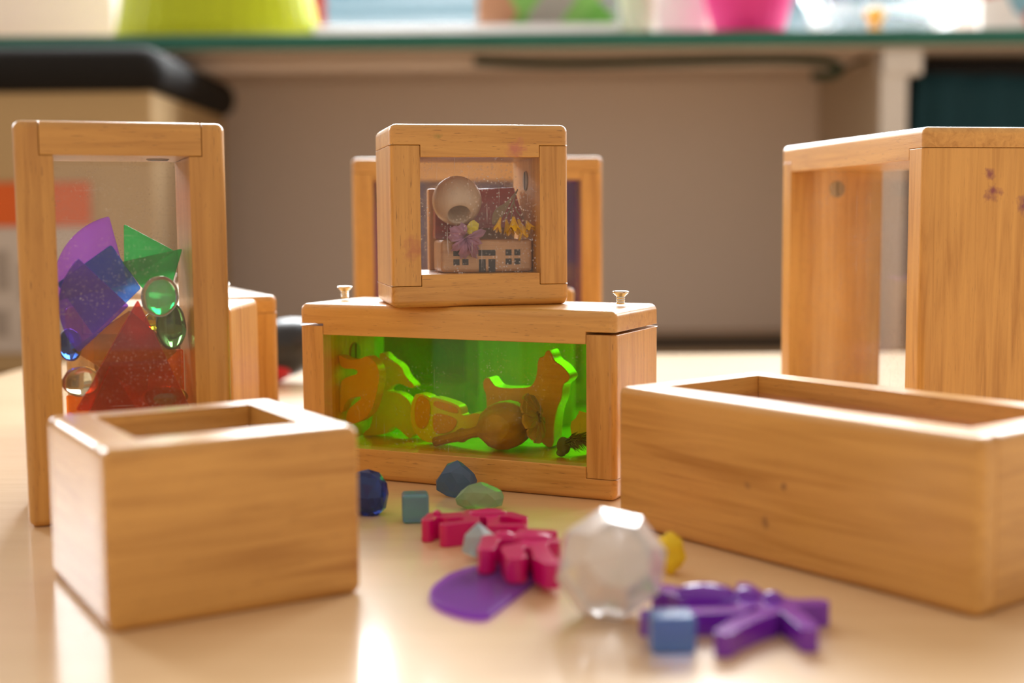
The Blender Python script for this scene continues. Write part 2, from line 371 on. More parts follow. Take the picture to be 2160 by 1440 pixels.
# ------------------------------------------------------------------ setting
WALL = plain('wall_paint', (.90, .79, .72), .6, var=.02, scale=3)
WALLD = plain('side_panel_paint', (.60, .50, .38), .6, var=.03, scale=3)
WHITE = plain('white_paint', (.80, .76, .74), .45, var=.02)
FLOOR = plain('floor_vinyl', (.45, .35, .25), .4, var=.1, scale=4)
def struct(name, bm, mat, **k):
    o = new_obj(name, bm, mat, **k); o['kind'] = 'structure'; return o
FZ = -5.6
struct('floor', boxm(-45, 45, -35, 29.3, FZ - .5, FZ), FLOOR)
# back wall with window openings: sill wall, head wall and piers
bm = bmesh.new()
def ab(x0, x1, y0, y1, z0, z1): add_box(bm, x0 * S, x1 * S, y0 * S, y1 * S, z0 * S, z1 * S)
ab(-45, 45, 29.3, 31, FZ, 5.0); ab(-45, 45, 29.3, 31, 20.5, 26)
ed = [-45] + [v for ab_ in WINS for v in ab_] + [45]
for a, b in zip(ed[::2], ed[1::2]): ab(a, b, 29.3, 31, 5.0, 20.5)
struct('wall_back', bm, WALL)
GLASS = tinted('window_glass', (.97, .98, .98), .02, haze=.01)
DIMMER = bpy.data.materials.new('window_dimmer'); DIMMER.use_nodes = True  # added sheet that dims the bright window strip just above the counter
_N = DIMMER.node_tree.nodes; _L = DIMMER.node_tree.links; _N.remove(_N['Principled BSDF'])
_t = _N.new('ShaderNodeBsdfTranslucent'); _tc = _N.new('ShaderNodeTexCoord'); _mp = _N.new('ShaderNodeMapping'); _mp.inputs['Scale'].default_value = (1.2, 0, 34); _nz = _N.new('ShaderNodeTexNoise'); _nz.inputs['Scale'].default_value = 1; _nz.inputs['Detail'].default_value = 2
_L.new(_tc.outputs['Object'], _mp.inputs['Vector']); _L.new(_mp.outputs[0], _nz.inputs['Vector'])
_rp = _N.new('ShaderNodeValToRGB'); _rp.color_ramp.elements[0].position = .38; _rp.color_ramp.elements[0].color = (.115, .15, .16, 1); _rp.color_ramp.elements[1].position = .6; _rp.color_ramp.elements[1].color = (.21, .225, .23, 1)
_L.new(_nz.outputs['Fac'], _rp.inputs[0]); _L.new(_rp.outputs[0], _t.inputs[0]); _L.new(_t.outputs[0], _N['Material Output'].inputs[0])
for i, (a, b) in enumerate(WINS):
    bm = bmesh.new(); ab(a, b, 29.9, 30.2, 5.0, 5.28); ab(a, b, 29.9, 30.2, 20.2, 20.5); ab(a, a + .2, 29.9, 30.2, 5.28, 20.2); ab(b - .2, b, 29.9, 30.2, 5.28, 20.2)
    fr = struct('window_%d' % (i + 1), bm, WHITE, recentre=False)
    bm = bmesh.new(); add_box(bm, (a + .2) * S, (b - .2) * S, 29.96 * S, 29.99 * S, 5.28 * S, 6.85 * S)
    fl_ = new_obj('window_dimmer', bm, DIMMER, fr); fl_['label'] = 'added dimming sheet over the lowest part of the window'
    new_obj('glass', boxm(a + .2, b - .2, 30.02, 30.08, 5.28, 20.2), GLASS, fr)
# long counter under the windows
TEAL = plain('teal_edge_band', (.022, .17, .13), .45, var=.25, scale=6)
CTOP = plain('counter_laminate', (.62, .55, .50), .4, var=.03)
UNDER = plain('counter_underside', (.88, .74, .64), .6, var=.05)
ctr = empty('counter', Matrix.Translation((0, 26 * S, 4.6 * S))); tag(ctr, 'long window counter with a dark teal front edge across the back', 'counter')
def child(name, bm, mat, par, **k):
    bmesh.ops.transform(bm, matrix=par.matrix_world.inverted(), verts=bm.verts[:]); return new_obj(name, bm, mat, par, **k)
bpy.context.view_layer.update()
child('worktop', boxm(-30, 30, 24.06, 29.28, 4.62, 4.87), CTOP, ctr)
o = child('edge_band', boxm(-30, 30, 23.95, 24.06, 4.585, 4.87), TEAL, ctr, bevel=.03 * S, seg=3); o['label'] = 'dark teal edge strip'
struct('trim_1', boxm(-30, 6.75, 25.5, 25.7, 4.37, 4.545), WALL)
child('underside_board', boxm(-30, 30, 24.07, 29.28, 4.55, 4.615), UNDER, ctr)
o = tag(new_obj('support_panel', boxm(6.85, 7.2, 24.3, 29.28, -1.02, 4.54), WALLD, bevel=.02 * S), 'upright tan support panel with white front edge beneath the counter', 'panel')
pe = boxm(6.80, 7.28, 24.15, 24.29, -1.02, 4.54); bmesh.ops.transform(pe, matrix=Matrix.Translation(-o.location), verts=pe.verts[:]); x = new_obj('front_edge', pe, WHITE, o); x['label'] = 'white front edge'
pe = boxm(6.80, 7.55, 24.1, 24.6, 4.06, 4.54); bmesh.ops.transform(pe, matrix=Matrix.Translation(-o.location), verts=pe.verts[:]); new_obj('bracket', pe, WHITE, o, bevel=.06 * S)
# low bench along the wall
BEN = plain('bench_tan', (.42, .30, .18), .5, var=.08, scale=8)
tag(new_obj('low_bench', boxm(-24, 24, 15.8, 29.2, -1.35, -1.02), BEN, bevel=.03 * S), 'low tan bench running along the wall under the counter', 'bench')
bmx = boxm(-2.0, 6.7, 25.1, 26.0, -1.02, -.86)
tag(new_obj('dark_trim_strip', bmx, plain('dark_strip', (.035, .025, .02), .7)), 'thin dark strip lying on the bench at the foot of the wall', 'strip')
for sx in (-20, 0, 20):
    tag(new_obj('bench_support', boxm(sx - .3, sx + .3, 17, 28, FZ, -1.35), BEN), 'tan upright board carrying the low bench', 'support', 'boards under the low bench')
# green cable hung under the counter
cab = [(-.673, 4.49), (.6, 4.42), (2.0, 4.427), (3.4, 4.46), (4.7, 4.475), (5.96, 4.46), (6.27, 4.30), (6.1, 4.16), (5.7, 4.17)]
tag(new_obj('hanging_cord', tube(smooth_path([(a, 24.9, b - .02) for a, b in cab], 3), .085, 8), plain('dark_green_cord', (.012, .04, .02), .6), smooth=True), 'dark green cord looping along the underside of the counter', 'cord')
tag(new_obj('cord_tail', tube(smooth_path([(6.27, 25.1, 4.22), (6.45, 25.1, 4.36), (6.78, 25.1, 4.48)], 2), .045, 8), plain('brown_cord', (.10, .07, .03), .6), smooth=True), 'short brownish cord end tied near the support panel', 'cord')

# big tan box with dark lid at the left
BOX = plain('tan_cardboard', (.52, .36, .18), .7, var=.05, scale=3)
bxr = empty('storage_box', Matrix.Translation((-10 * S, 24 * S, -1.02 * S))); tag(bxr, 'large tan storage box with black lid and orange label at the left', 'storage box'); bpy.context.view_layer.update()
child('box_body', boxm(-15, -5.85, 21.5, 27.0, -1.02, 3.66), BOX, bxr, bevel=.08 * S)
BLK = plain('black_plastic_lid', (.006, .005, .005), .85)
o = child('box_lid', boxm(-15.2, -5.62, 21.25, 27.3, 3.60, 4.36), BLK, bxr, bevel=.5 * S, seg=6)
bm = boxm(-15, -6.89, 21.46, 21.5, -.64, 2.12); child('paper_label', bm, plain('paper', (.62, .55, .50), .6, var=.05, scale=12), bxr)
bm = boxm(-15, -6.89, 21.43, 21.46, 1.45, 2.16); o = child('orange_header', bm, plain('orange_print', (.75, .13, .015), .6, var=.03), bxr); o['label'] = 'orange header band'
bm = bmesh.new()
for (a, b, c, d) in ((-8.5, -8.28, .4, 1.06), (-8.1, -7.8, .24, .84), (-8.55, -8.33, -.36, .08), (-8.06, -7.8, -.42, -.03)): ab(a, b, 21.44, 21.46, c, d)
child('grey_print', bm, plain('grey_print', (.40, .34, .30), .6), bxr)

# teal cloth and a black box added for the shade of the cavity at the right
tag(new_obj('cavity_shade', boxm(7.95, 16, 25.2, 29.1, -1.02, 4.4), plain('cavity_shade', (.012, .010, .011), .6), bevel=.05 * S), 'black crate standing in for the shaded space behind the teal cloth', 'filler')
bm = bmesh.new(); n = 90; g = []
for i in range(n):
    tx = i / (n - 1)
    col = []
    for j in range(14):
        tz = j / 13; ztop = 4.16 - .25 * tx; z = ztop + (-1.0 - ztop) * tz; x = 7.62 + 7 * tx - (.30 * tz * (1 - tx))
        y = 24.75 + .14 * math.sin(i * .55 + .7 * math.sin(i * .13)) * (.4 + .6 * tz); col.append(bm.verts.new((x * S, y * S, z * S)))
    g.append(col)
for i in range(n - 1):
    for j in range(13): bm.faces.new((g[i][j], g[i + 1][j], g[i + 1][j + 1], g[i][j + 1]))
o = tag(new_obj('teal_cloth', bm, plain('teal_fabric', (.003, .045, .065), .8, var=.15, scale=30), smooth=True), 'dark teal cloth hanging in folds under the counter at the right', 'cloth')
md = o.modifiers.new('t', 'SOLIDIFY'); md.thickness = .004

# things standing on the counter
CT = 4.87
LIME = plain('lime_plastic', (.50, .60, .008), .4, var=.05)
def ribbed_tub(name, cx, cy, r0, r1, h, ribs, mat, label, cat, ey=1.0, amp=.03):
    bm = bmesh.new(); n = ribs * 6; prof = [(r0, 0), (r0 + (r1 - r0) * .3, h * .3), (r0 + (r1 - r0) * .7, h * .7), (r1, h), (r1 + .08, h + .02), (r1 + .06, h + .07), (r1 - .05, h), (r0 - .08, .1)]
    rings = []
    for r_, z in prof:
        rings.append([bm.verts.new(((cx + r_ * (1 + amp * math.cos(k / n * 2 * math.pi * ribs)) * math.cos(k / n * 2 * math.pi)) * S, (cy + ey * r_ * (1 + amp * math.cos(k / n * 2 * math.pi * ribs)) * math.sin(k / n * 2 * math.pi)) * S, (CT + z) * S)) for k in range(n)])
    for i in range(len(rings) - 1):
        for k in range(n): bm.faces.new((rings[i][k], rings[i][(k + 1) % n], rings[i + 1][(k + 1) % n], rings[i + 1][k]))
    bm.faces.new(rings[0][::-1]); bm.faces.new(rings[-1])
    return tag(new_obj(name, bm, mat, smooth=True), label, cat)
ribbed_tub('ribbed_basket', -5.72, 26.0, 2.04, 1.72, 1.5, 34, LIME, 'big lime green ribbed tub upturned on the counter at the left', 'tub', ey=.6, amp=.012)
ribbed_tub('ribbed_cup', 4.50, 25.0, .62, .98, 1.35, 22, plain('pink_plastic', (.88, .05, .34), .4, var=.04), 'hot pink ribbed cup standing on the counter', 'cup', amp=.02)
tag(new_obj('red_card', boxm(-4.3, -3.83, 27.6, 27.65, CT, 7.4), plain('red_card', (.35, .02, .03), .6)), 'dark red card edge behind the lime tub', 'card')
def picture(name, x0, x1, y, z0, z1, cols, label, cat, base=(.8, .8, .78), scale=14):
    m, t, b = nt(name + '_print'); N = t.nodes; L = t.links
    tc = N.new('ShaderNodeTexCoord'); vo = N.new('ShaderNodeTexVoronoi'); vo.inputs['Scale'].default_value = scale; L.new(tc.outputs['Object'], vo.inputs['Vector'])
    sx = N.new('ShaderNodeSeparateColor'); L.new(vo.outputs['Color'], sx.inputs[0]); rp = N.new('ShaderNodeValToRGB'); rp.color_ramp.interpolation = 'CONSTANT'
    els = rp.color_ramp.elements
    for i, c in enumerate(cols):
        p = i / len(cols); e = els[i] if i < 2 else els.new(p); e.position = p; e.color = (*c, 1)
    L.new(sx.outputs[0], rp.inputs[0]); L.new(rp.outputs[0], b.inputs['Base Color']); b.inputs['Roughness'].default_value = .4
    return tag(new_obj(name, boxm(x0, x1, y, y + .22, z0, z1), m, bevel=.02 * S), label, cat)
picture('picture_book', -.65, 2.18, 26.6, CT, 7.6, [(.12, .35, .05), (.35, .33, .30), (.45, .22, .12), (.2, .45, .1), (.5, .42, .12), (.3, .3, .32)], 'colourful picture book propped on the counter in front of the window', 'book')
tag(new_obj('white_tray', boxm(-3.8, 2.6, 25.6, 26.4, CT, CT + .38), plain('white_tray', (.85, .87, .9), .4), bevel=.04 * S), 'flat white tray lying below the picture book', 'tray')
tag(new_obj('pale_green_tumbler', lathe([(.30, 0), (.36, .6), (.43, 1.8), (.40, 1.82), (.33, 1.8)], 28, mat4=Matrix.Translation((2.47 * S, 25.5 * S, CT * S))), plain('pale_green_plastic', (.66, .76, .60), .4, sss=.2), smooth=True), 'pale green tumbler between picture book and pink cup', 'tumbler')
tag(new_obj('white_carton', boxm(2.92, 3.95, 26.4, 27.3, CT, 7.2), plain('white_carton', (.62, .61, .60), .5), bevel=.04 * S), 'greyish white carton beside the pink cup', 'carton')
tag(new_obj('glass_bowl', lathe([(.9, 0), (1.2, .12), (1.5, .5), (1.7, 1.1), (1.66, 1.1), (1.45, .5), (1.15, .17), (.8, .06)], 40, mat4=Matrix.Translation((7.45 * S, 26.4 * S, CT * S))), tinted('bowl_glass', (.86, .90, .90), .05, haze=.02), smooth=True), 'clear glass bowl on the counter right of the pink cup', 'bowl')
bm = bmesh.new(); ellipsoid(bm, (6.93, 24.6 + .5, CT + .44), (.2, .2, .14)); ellipsoid(bm, (6.93, 25.1, CT + .16), (.12, .12, .18))
tag(new_obj('mushroom_toy', bm, plain('yellow_toy', (.75, .42, .04), .5), smooth=True), 'small yellow toy on the counter in front of the glass bowl', 'toy')
picture('poster_board', 9.25, 11.5, 26.0, CT, 7.5, [(.8, .8, .78), (.5, .1, .08), (.8, .78, .75), (.2, .4, .5), (.75, .75, .7), (.3, .45, .2)], 'white card with red, blue and green pictures at the right end', 'card', scale=18)

# ------------------------------------------------------------------ table
TBL = wood('table_laminate', 0, light=(.82, .59, .34), dark=(.73, .50, .27), pores=.12, rough=.5, coat=.8, coat_rough=.15, world_scale=.35)
tb = empty('table', Matrix.Translation((1.5 * S, 7 * S, FZ * S))); tag(tb, 'maple laminate table with rounded corners carrying the wooden blocks', 'table'); bpy.context.view_layer.update()
poly = round_corners([(-5.1, .2), (8.4, .2), (8.4, 14.3), (-5.1, 14.3)], 1.3, 10)
child('tabletop', plate_xy(poly, -.27, 0), TBL, tb, bevel=.04 * S)
for lx in (-4.2, 7.5):
    for ly in (1.2, 13.3): child('leg', lathe([(.16, FZ), (.16, -.27)], 16, mat4=Matrix.Translation((lx * S, ly * S, 0))), METAL, tb, smooth=False)

# ------------------------------------------------------------------ blocks
block(K_, 1.0, FA, 'end', 'tall wooden block standing on end at the left, filled with colourful translucent tiles', (CLEAR, CLEAR), mats={'lid': WA[0], 'base': WA[0], 'side0': WA[2], 'side1': WA[2]})
block(K_, 1.0, FG, 'up', 'long wooden block with green window holding toys, cube stacked on it', (AMB, GREEN), screws=2, lift=.012)
block(1.0, 1.0, FC, 'up', 'small cube block with toy house inside, stacked on the green block', (CLEARC, CLEARC), mats={'lid': WCT, 'side0': WCS})
block(K_, K_, FR, 'up', 'large square wooden block with empty clear window at the right', (CLEAR, CLEAR), mats={'side1': WRS})
block(K_, K_, FP, 'up', 'large square wooden block with dark purple window behind the cube', (CLEAR, PURP))
block(1.0, 1.0, FL, 'back', 'small wooden block lying on its back, front left, window facing up', (CLEAR, REDP), screws=0)
block(K_, 1.0, FF, 'back', 'long wooden block lying window up at the right front', (REDP, REDP), mats={'base': WF})
block(1.0, 1.0, frame_of(-2.65, 7.66, -.05), 'end', 'pale wooden block directly behind the tall tile block', (CLEAR, CLEAR), plugs=False)
th = R(25.7)
block(K_, 1.0, frame_of(-1.565, 8.69, th + math.pi / 2), 'up', 'wooden block with raised screws seen end on beside the black toy', (CLEAR, CLEAR), screws=2)
block(1.0, 1.0, frame_of(.455, 9.32, .15 + math.pi / 2), 'up', 'pale wooden block mostly hidden between green block and purple window block', (CLEAR, CLEAR), plugs=False)

# ------------------------------------------------------------------ translucent tiles in the tall block
def arcsec(ap, r, a0, a1, n=22): return [ap] + [(ap[0] + r * math.cos(R(a0 + (a1 - a0) * i / n)), ap[1] + r * math.sin(R(a0 + (a1 - a0) * i / n))) for i in range(n + 1)]
def tile(poly, y, col, name, label, mw=FA, r=.012, th=.030, tilt=0, transl=.27, cat='tile'):
    p = round_corners(poly, r, 3)
    bm = plate_xz(p, y, y + th)
    if tilt:
        c = Vector((sum(a for a, b in p) / len(p) * S, y * S, min(b for a, b in p) * S))
        bmesh.ops.rotate(bm, verts=bm.verts[:], cent=c, matrix=Matrix.Rotation(tilt, 3, 'X'))
    o = new_obj(name, bm, tinted(name + '_plastic', col, .08, haze=.012, transl=transl), mw=mw, bevel=.004 * S, seg=2)
    o.data.materials.append(tinted(name + '_edge', [c ** 1.6 for c in col], .1, haze=.0, transl=.55))   # acrylic looks deeper through its cut edge
    for f in o.data.polygons[2:]: f.material_index = 1
    return tag(o, label, cat, 'translucent tiles in the tall block')
tile(arcsec((.540, 1.161), .372, 103, 192), .505, (.45, .16, .62), 'quarter_circle_tile', 'pale lavender translucent quarter circle at the back of the pile')
tile([(.459, 1.375), (.602, 1.143), (.352, .906), (.182, 1.178)], .44, (.05, .30, .85), 'square_tile', 'blue translucent square leaning behind the purple quarter circle')
tile(arcsec((.525, 1.064), .343, 134, 222), .245, (.32, .08, .90), 'quarter_circle_tile', 'deep purple translucent quarter circle in front of the blue square')
tile([(.533, 1.483), (.795, 1.333), (.526, 1.18)], .54, (.03, .55, .16), 'triangle_tile', 'upper green translucent triangle with a vertical left edge')
tile([(.816, 1.35), (.507, 1.286), (.707, .999)], .385, (.01, .62, .12), 'triangle_tile', 'lower green translucent triangle pointing right')
tile([(.563, 1.098), (.243, .549), (.816, .507)], .16, (.78, .04, .01), 'triangle_tile', 'tall red translucent triangle standing at the front of the pile', tilt=0)
tile([(.535, 1.034), (.236, .841), (.545, .621), (.768, .813)], .33, (.50, .20, .03), 'square_tile', 'amber translucent square behind the tall red triangle')
tile([(.413, .769), (.235, .40), (.62, .40)], .12, (.80, .03, .01), 'triangle_tile', 'small red translucent triangle low in front of the tall one')
tile([(.635, .795), (.812, .809), (.812, .185), (.60, .185)], .47, (.92, .22, .02), 'rectangle_tile', 'orange translucent rectangle at the bottom right of the pile')
tile([(.206, .590), (.32, .58), (.32, .185), (.206, .185)], .45, (.95, .30, .03), 'rectangle_tile', 'orange translucent strip at the bottom left of the pile')

def pebble(c, r, col, label, rough=.03, rotz=0, roty=0, mw=FA, name='glass_pebble', milky=0.0, group='glass pebbles in the tall block'):
    bm = bmesh.new(); ellipsoid(bm, c, r, rotz, 28, 16, jitter=.06, sd=c[0] * 9, roty=roty)
    return tag(new_obj(name, bm, glassy(name + '_glass', col, rough, max(milky, .12)), mw=mw, smooth=True), label, 'glass pebble', group)
pebble((.677, .21, 1.110), (.095, .05, .106), (.72, .86, .80), 'clear teal-tinted oval glass pebble right of the purple quarter circle', roty=.3)
pebble((.735, .30, .948), (.078, .06, .125), (.13, .34, .10), 'dark green glass pebble under the clear oval one', name='green_glass_pebble')
pebble((.655, .42, .965), (.05, .035, .05), (.85, .80, .02), 'yellow glow made as a glass pebble behind the clear oval one', name='glow_pebble')  # yellow-green glow in the pile, put in as a coloured pebble
pebble((.277, .21, .689), (.095, .07, .078), (.80, .86, .72), 'clear greenish glass pebble at the left below the blue one', roty=-.1)
pebble((.685, .22, .585), (.12, .07, .062), (.55, .42, .12), 'amber glass pebble at the lower right of the pile', name='amber_glass_pebble')
pebble((.232, .37, .862), (.062, .05, .085), (.04, .16, .80), 'royal blue glass pebble at the left edge of the pile', name='blue_glass_pebble')

# ------------------------------------------------------------------ inside the cube
HW = wood('house_wood', 0, light=(.62, .36, .16), dark=(.45, .23, .09), pores=.3)
HWZ = wood('house_wood_upright', 2, light=(.66, .42, .20), dark=(.48, .27, .11), pores=.4)
INK = plain('dark_blue_ink', (.035, .040, .045), .6)
zf = .182
hb = empty('toy_house_base', FC @ Matrix.Translation((.555 * S, .15 * S, zf * S))); tag(hb, 'natural wood house block with painted windows and door, inside the cube', 'toy block'); bpy.context.view_layer.update()
def ch(name, bm, mat, par, base, **k):
    bmesh.ops.transform(bm, matrix=par.matrix_world.inverted() @ base, verts=bm.verts[:]); return new_obj(name, bm, mat, par, **k)
ch('house_body', boxm(.300, .826, .15, .42, zf, .367), HW, hb, FC, bevel=.022 * S)
def wins(x0, z0):
    b = bmesh.new()
    for i in (0, 1):
        for j in (0, 1):
            x = x0 + i * .051; z = z0 + j * .051; add_box(b, x * S, (x + .035) * S, .1485 * S, .1502 * S, z * S, (z + .034) * S)
    return b
ch('painted_window', wins(.369, .224), INK, hb, FC); ch('painted_window', wins(.669, .224), INK, hb, FC)
b = bmesh.new()
for x0, x1, z0, z1 in ((.512, .611, .275, .308), (.515, .554, .185, .256), (.570, .610, .185, .256)): add_box(b, x0 * S, x1 * S, .1485 * S, .1502 * S, z0 * S, z1 * S)
ch('painted_door', b, INK, hb, FC)
# red roof block leaning behind
RED = wood('red_painted_wood', 0, light=(.42, .03, .035), dark=(.20, .012, .015), pores=.8, rough=.3)
bm = bmesh.new(); poly = round_corners([(.318, .645), (.786, .665), (.842, .432), (.50, .428), (.42, .369), (.300, .369)], .012, 3)
a_ = []
for (dy0, dy1) in ((0, 0),):
    f0 = [bm.verts.new((x * S, (.355 + (z - .35) * .25) * S, z * S)) for x, z in poly]; f1 = [bm.verts.new((x * S, (.445 + (z - .35) * .12) * S, z * S)) for x, z in poly]
    bm.faces.new(f0); bm.faces.new(f1[::-1]); n = len(poly)
    for i in range(n): bm.faces.new((f0[i], f0[(i + 1) % n], f1[(i + 1) % n], f1[i]))
tag(new_obj('toy_roof', bm, RED, mw=FC, bevel=.006 * S), 'red painted trapezoid roof block leaning behind the house base', 'toy block')
bm = plate_xz([(.285, zf), (.285, .66), (.80, .66), (.80, zf)], .495, .56)
tag(new_obj('plain_wood_block', bm, HWZ, mw=FC, bevel=.01 * S), 'plain upright wooden piece behind the red roof block', 'toy block')
# bored wooden ball (hole turned towards the front and down)
bw_ = wood('ball_wood', 2, light=(.66, .54, .40), dark=(.54, .42, .30), pores=.35, rough=.6)
rb = .141; ang = [R(-90 + 4), ] ; prof = []
for k in range(21):
    a = -math.pi / 2 + (math.pi / 2 + R(60.5)) * k / 20; prof.append((max(.002, rb * math.cos(a)), rb * math.sin(a)))
prof += [(.064, rb * .86), (.060, rb * .78), (.057, rb * .2), (.05, -.02), (.002, -.03)]
axis = Vector((-.04, -math.cos(R(40)), -math.sin(R(40)))).normalized(); q = axis.to_track_quat('Z', 'Y').to_matrix().to_4x4()
bm = lathe(prof, 40, mat4=Matrix.Translation((.413 * S, .262 * S, .586 * S)) @ q)
tag(new_obj('wooden_bead', bm, bw_, mw=FC, smooth=True), 'round greyish wooden bead with a large hole, above the toy house', 'bead')
# dried flowers
YEL = plain('dried_yellow_petal', (.72, .42, .02), .7, var=.35, scale=400); MAU = plain('dried_mauve_petal', (.42, .24, .36), .7, var=.3, scale=300)
LIM = plain('dried_lime_petal', (.70, .62, .08), .7, var=.3, scale=300); LEAF = plain('dried_leaf', (.22, .16, .09), .7, var=.3, scale=200)
def petals(bm, c, r, n, a0, a1, sd, y0=0, cup=.3, w=.35, nl=6, nw=5):
    rr = random.Random(sd); c = Vector((c[0], y0, c[1]))
    for i in range(n):
        a = R(a0 + (a1 - a0) * (i + .5) / n + rr.uniform(-8, 8)); d = Vector((math.cos(a), 0, math.sin(a))); s = Vector((-math.sin(a), 0, math.cos(a))); L_ = r * rr.uniform(.8, 1.1); yo = rr.uniform(-.02, .02)
        g = []
        for u in range(nl):
            tu = u / (nl - 1); row = []
            for v in range(nw):
                tv = v / (nw - 1) * 2 - 1; ww = w * r * (.25 + math.sin(min(1, tu * 1.15) * math.pi * .62))
                p = c + d * (L_ * tu) + s * (tv * ww) + Vector((0, -cup * r * tu * (1 - tu) * 2 + .10 * r * math.cos(tv * 6 + i) + yo * tu + .12 * r * noise.noise(Vector((tu * 3, tv * 3, i + sd))), 0))
                if u == nl - 1: p += d * (.12 * r * math.cos(tv * 9))
                row.append(bm.verts.new(p * S))
            g.append(row)
        for u in range(nl - 1):
            for v in range(nw - 1): bm.faces.new((g[u][v], g[u + 1][v], g[u + 1][v + 1], g[u][v + 1]))
    return bm
fl = empty('dried_flower_sprig', FC @ Matrix.Translation((.68 * S, .125 * S, .40 * S))); tag(fl, 'dried yellow flower sprig with grey leaf in front of the red roof', 'dried flower'); bpy.context.view_layer.update()
def bell(c, d, L_, r, sd):
    """a drooping trumpet blossom with a frilled rim"""
    bm = bmesh.new(); d = Vector(d).normalized(); u = d.cross(Vector((0, 1, 0))).normalized(); v = d.cross(u); c = Vector(c); rings = []; n = 30
    for i in range(9):
        t = i / 8; ring = []
        for k in range(n):
            an = 2 * math.pi * k / n; fr_ = 1 + (.22 * math.cos(5 * an + sd) + .25 * noise.noise(Vector((math.cos(an) * 2, math.sin(an) * 2, sd + t)))) * t
            rr = r * (.22 + .78 * t ** 1.4) * fr_; ll = L_ * t * (1 + .18 * t * math.cos(5 * an + sd) + .1 * noise.noise(Vector((an * 2, sd, 3))))
            ring.append(bm.verts.new((c + d * ll + (u * math.cos(an) + v * math.sin(an) * .75) * rr) * S))
        rings.append(ring)
    for i in range(8):
        for k in range(n): bm.faces.new((rings[i][k], rings[i][(k + 1) % n], rings[i + 1][(k + 1) % n], rings[i + 1][k]))
    bm.faces.new(rings[0]); return bm
YE2 = plain('dried_ochre_petal', (.50, .27, .015), .7, var=.4, scale=300)
for i, (c, d, L_, r) in enumerate([((.640, .135, .490), (-.35, -.2, -1), .075, .026), ((.668, .125, .478), (.15, -.3, -1), .078, .030), ((.712, .125, .492), (-.05, -.4, -1), .085, .040), ((.742, .14, .478), (.35, -.1, -1), .100, .036), ((.700, .145, .455), (-.1, .1, -1), .062, .022), ((.788, .135, .468), (.3, -.4, -.8), .058, .034)]):
    ch('blossom', bell(c, d, L_, r, i * 1.7 + 1), (YEL, YE2)[i % 3 == 1], fl, FC, smooth=True, recalc=False)
lf = [(.735, .645), (.70, .60), (.66, .565), (.615, .545), (.592, .505), (.587, .455), (.60, .445), (.64, .475), (.672, .53), (.70, .58), (.728, .62)]
b = plate_xz(chaikin(lf, 2), .135, .139); ch('leaf', b, LEAF, fl, FC)
for e_, (x1, z1) in enumerate([(.66, .47), (.70, .48), (.79, .45)]):
    ch('stem', tube(smooth_path([(.74, .14, .648), (.705, .132, .56), (x1, .13, z1)], 2), .004, 6), LEAF, fl, FC)
o = tag(new_obj('dried_mauve_flower', petals(petals(bmesh.new(), (.425, .385), .085, 4, 95, 190, 31, y0=.125, w=.24, cup=.6), (.435, .375), .112, 7, 215, 385, 32, y0=.122, w=.17, cup=.6), MAU, mw=FC, smooth=True, recalc=False), 'dried mauve flower hanging in front of the toy house', 'dried flower')
tag(new_obj('dried_petal', petals(bmesh.new(), (.44, .425), .075, 2, -30, 30, 41, y0=.13), LIM, mw=FC, smooth=True, recalc=False), 'pale yellow petal between the bead and the mauve flower', 'petal')

# ------------------------------------------------------------------ inside the green block
YPL = tinted('yellow_soft_plastic', (.95, .62, .03), .2, haze=.02, transl=.6)
YPL = plain('yellow_plastic', (.90, .46, .02), .35, sss=.0, var=.04)
def ypl(name):
    m = bpy.data.materials.new(name); m.use_nodes = True; t = m.node_tree; N = t.nodes; L = t.links
    b = N['Principled BSDF']; b.inputs['Base Color'].default_value = (.88, .46, .01, 1); b.inputs['Roughness'].default_value = .3
    tl = N.new('ShaderNodeBsdfTranslucent'); tl.inputs[0].default_value = (.95, .75, .10, 1); mx = N.new('ShaderNodeMixShader'); mx.inputs[0].default_value = .42
    L.new(b.outputs[0], mx.inputs[1]); L.new(tl.outputs[0], mx.inputs[2]); L.new(mx.outputs[0], N['Material Output'].inputs[0]); return m
YPL = ypl('yellow_translucent_plastic')
T1 = [(0.14, 0.686), (0.171, 0.702), (0.232, 0.673), (0.315, 0.677), (0.36, 0.702), (0.392, 0.691), (0.435, 0.656), (0.453, 0.6), (0.446, 0.544), (0.426, 0.468), (0.402, 0.396), (0.363, 0.342), (0.284, 0.295), (0.223, 0.291), (0.213, 0.334), (0.236, 0.383), (0.293, 0.424), (0.332, 0.456), (0.288, 0.457), (0.232, 0.439), (0.203, 0.4), (0.19, 0.358), (0.175, 0.356), (0.17, 0.372), (0.175, 0.445), (0.18, 0.521), (0.195, 0.556), (0.246, 0.577), (0.308, 0.594), (0.292, 0.622), (0.208, 0.618), (0.181, 0.636)]
T1 = [(max(x, .172), z) for x, z in T1]
T2 = [(0.312, 0.69), (0.343, 0.701), (0.382, 0.659), (0.464, 0.624), (0.491, 0.558), (0.561, 0.504), (0.528, 0.486), (0.443, 0.522), (0.364, 0.485), (0.361, 0.458), (0.428, 0.461), (0.483, 0.443), (0.532, 0.397), (0.529, 0.253), (0.606, 0.248), (0.611, 0.215), (0.534, 0.21), (0.522, 0.185), (0.495, 0.193), (0.429, 0.247), (0.39, 0.249), (0.35, 0.198), (0.202, 0.182), (0.185, 0.184), (0.185, 0.196), (0.249, 0.245), (0.26, 0.353), (0.288, 0.481), (0.315, 0.526), (0.346, 0.561), (0.35, 0.6), (0.314, 0.652)]
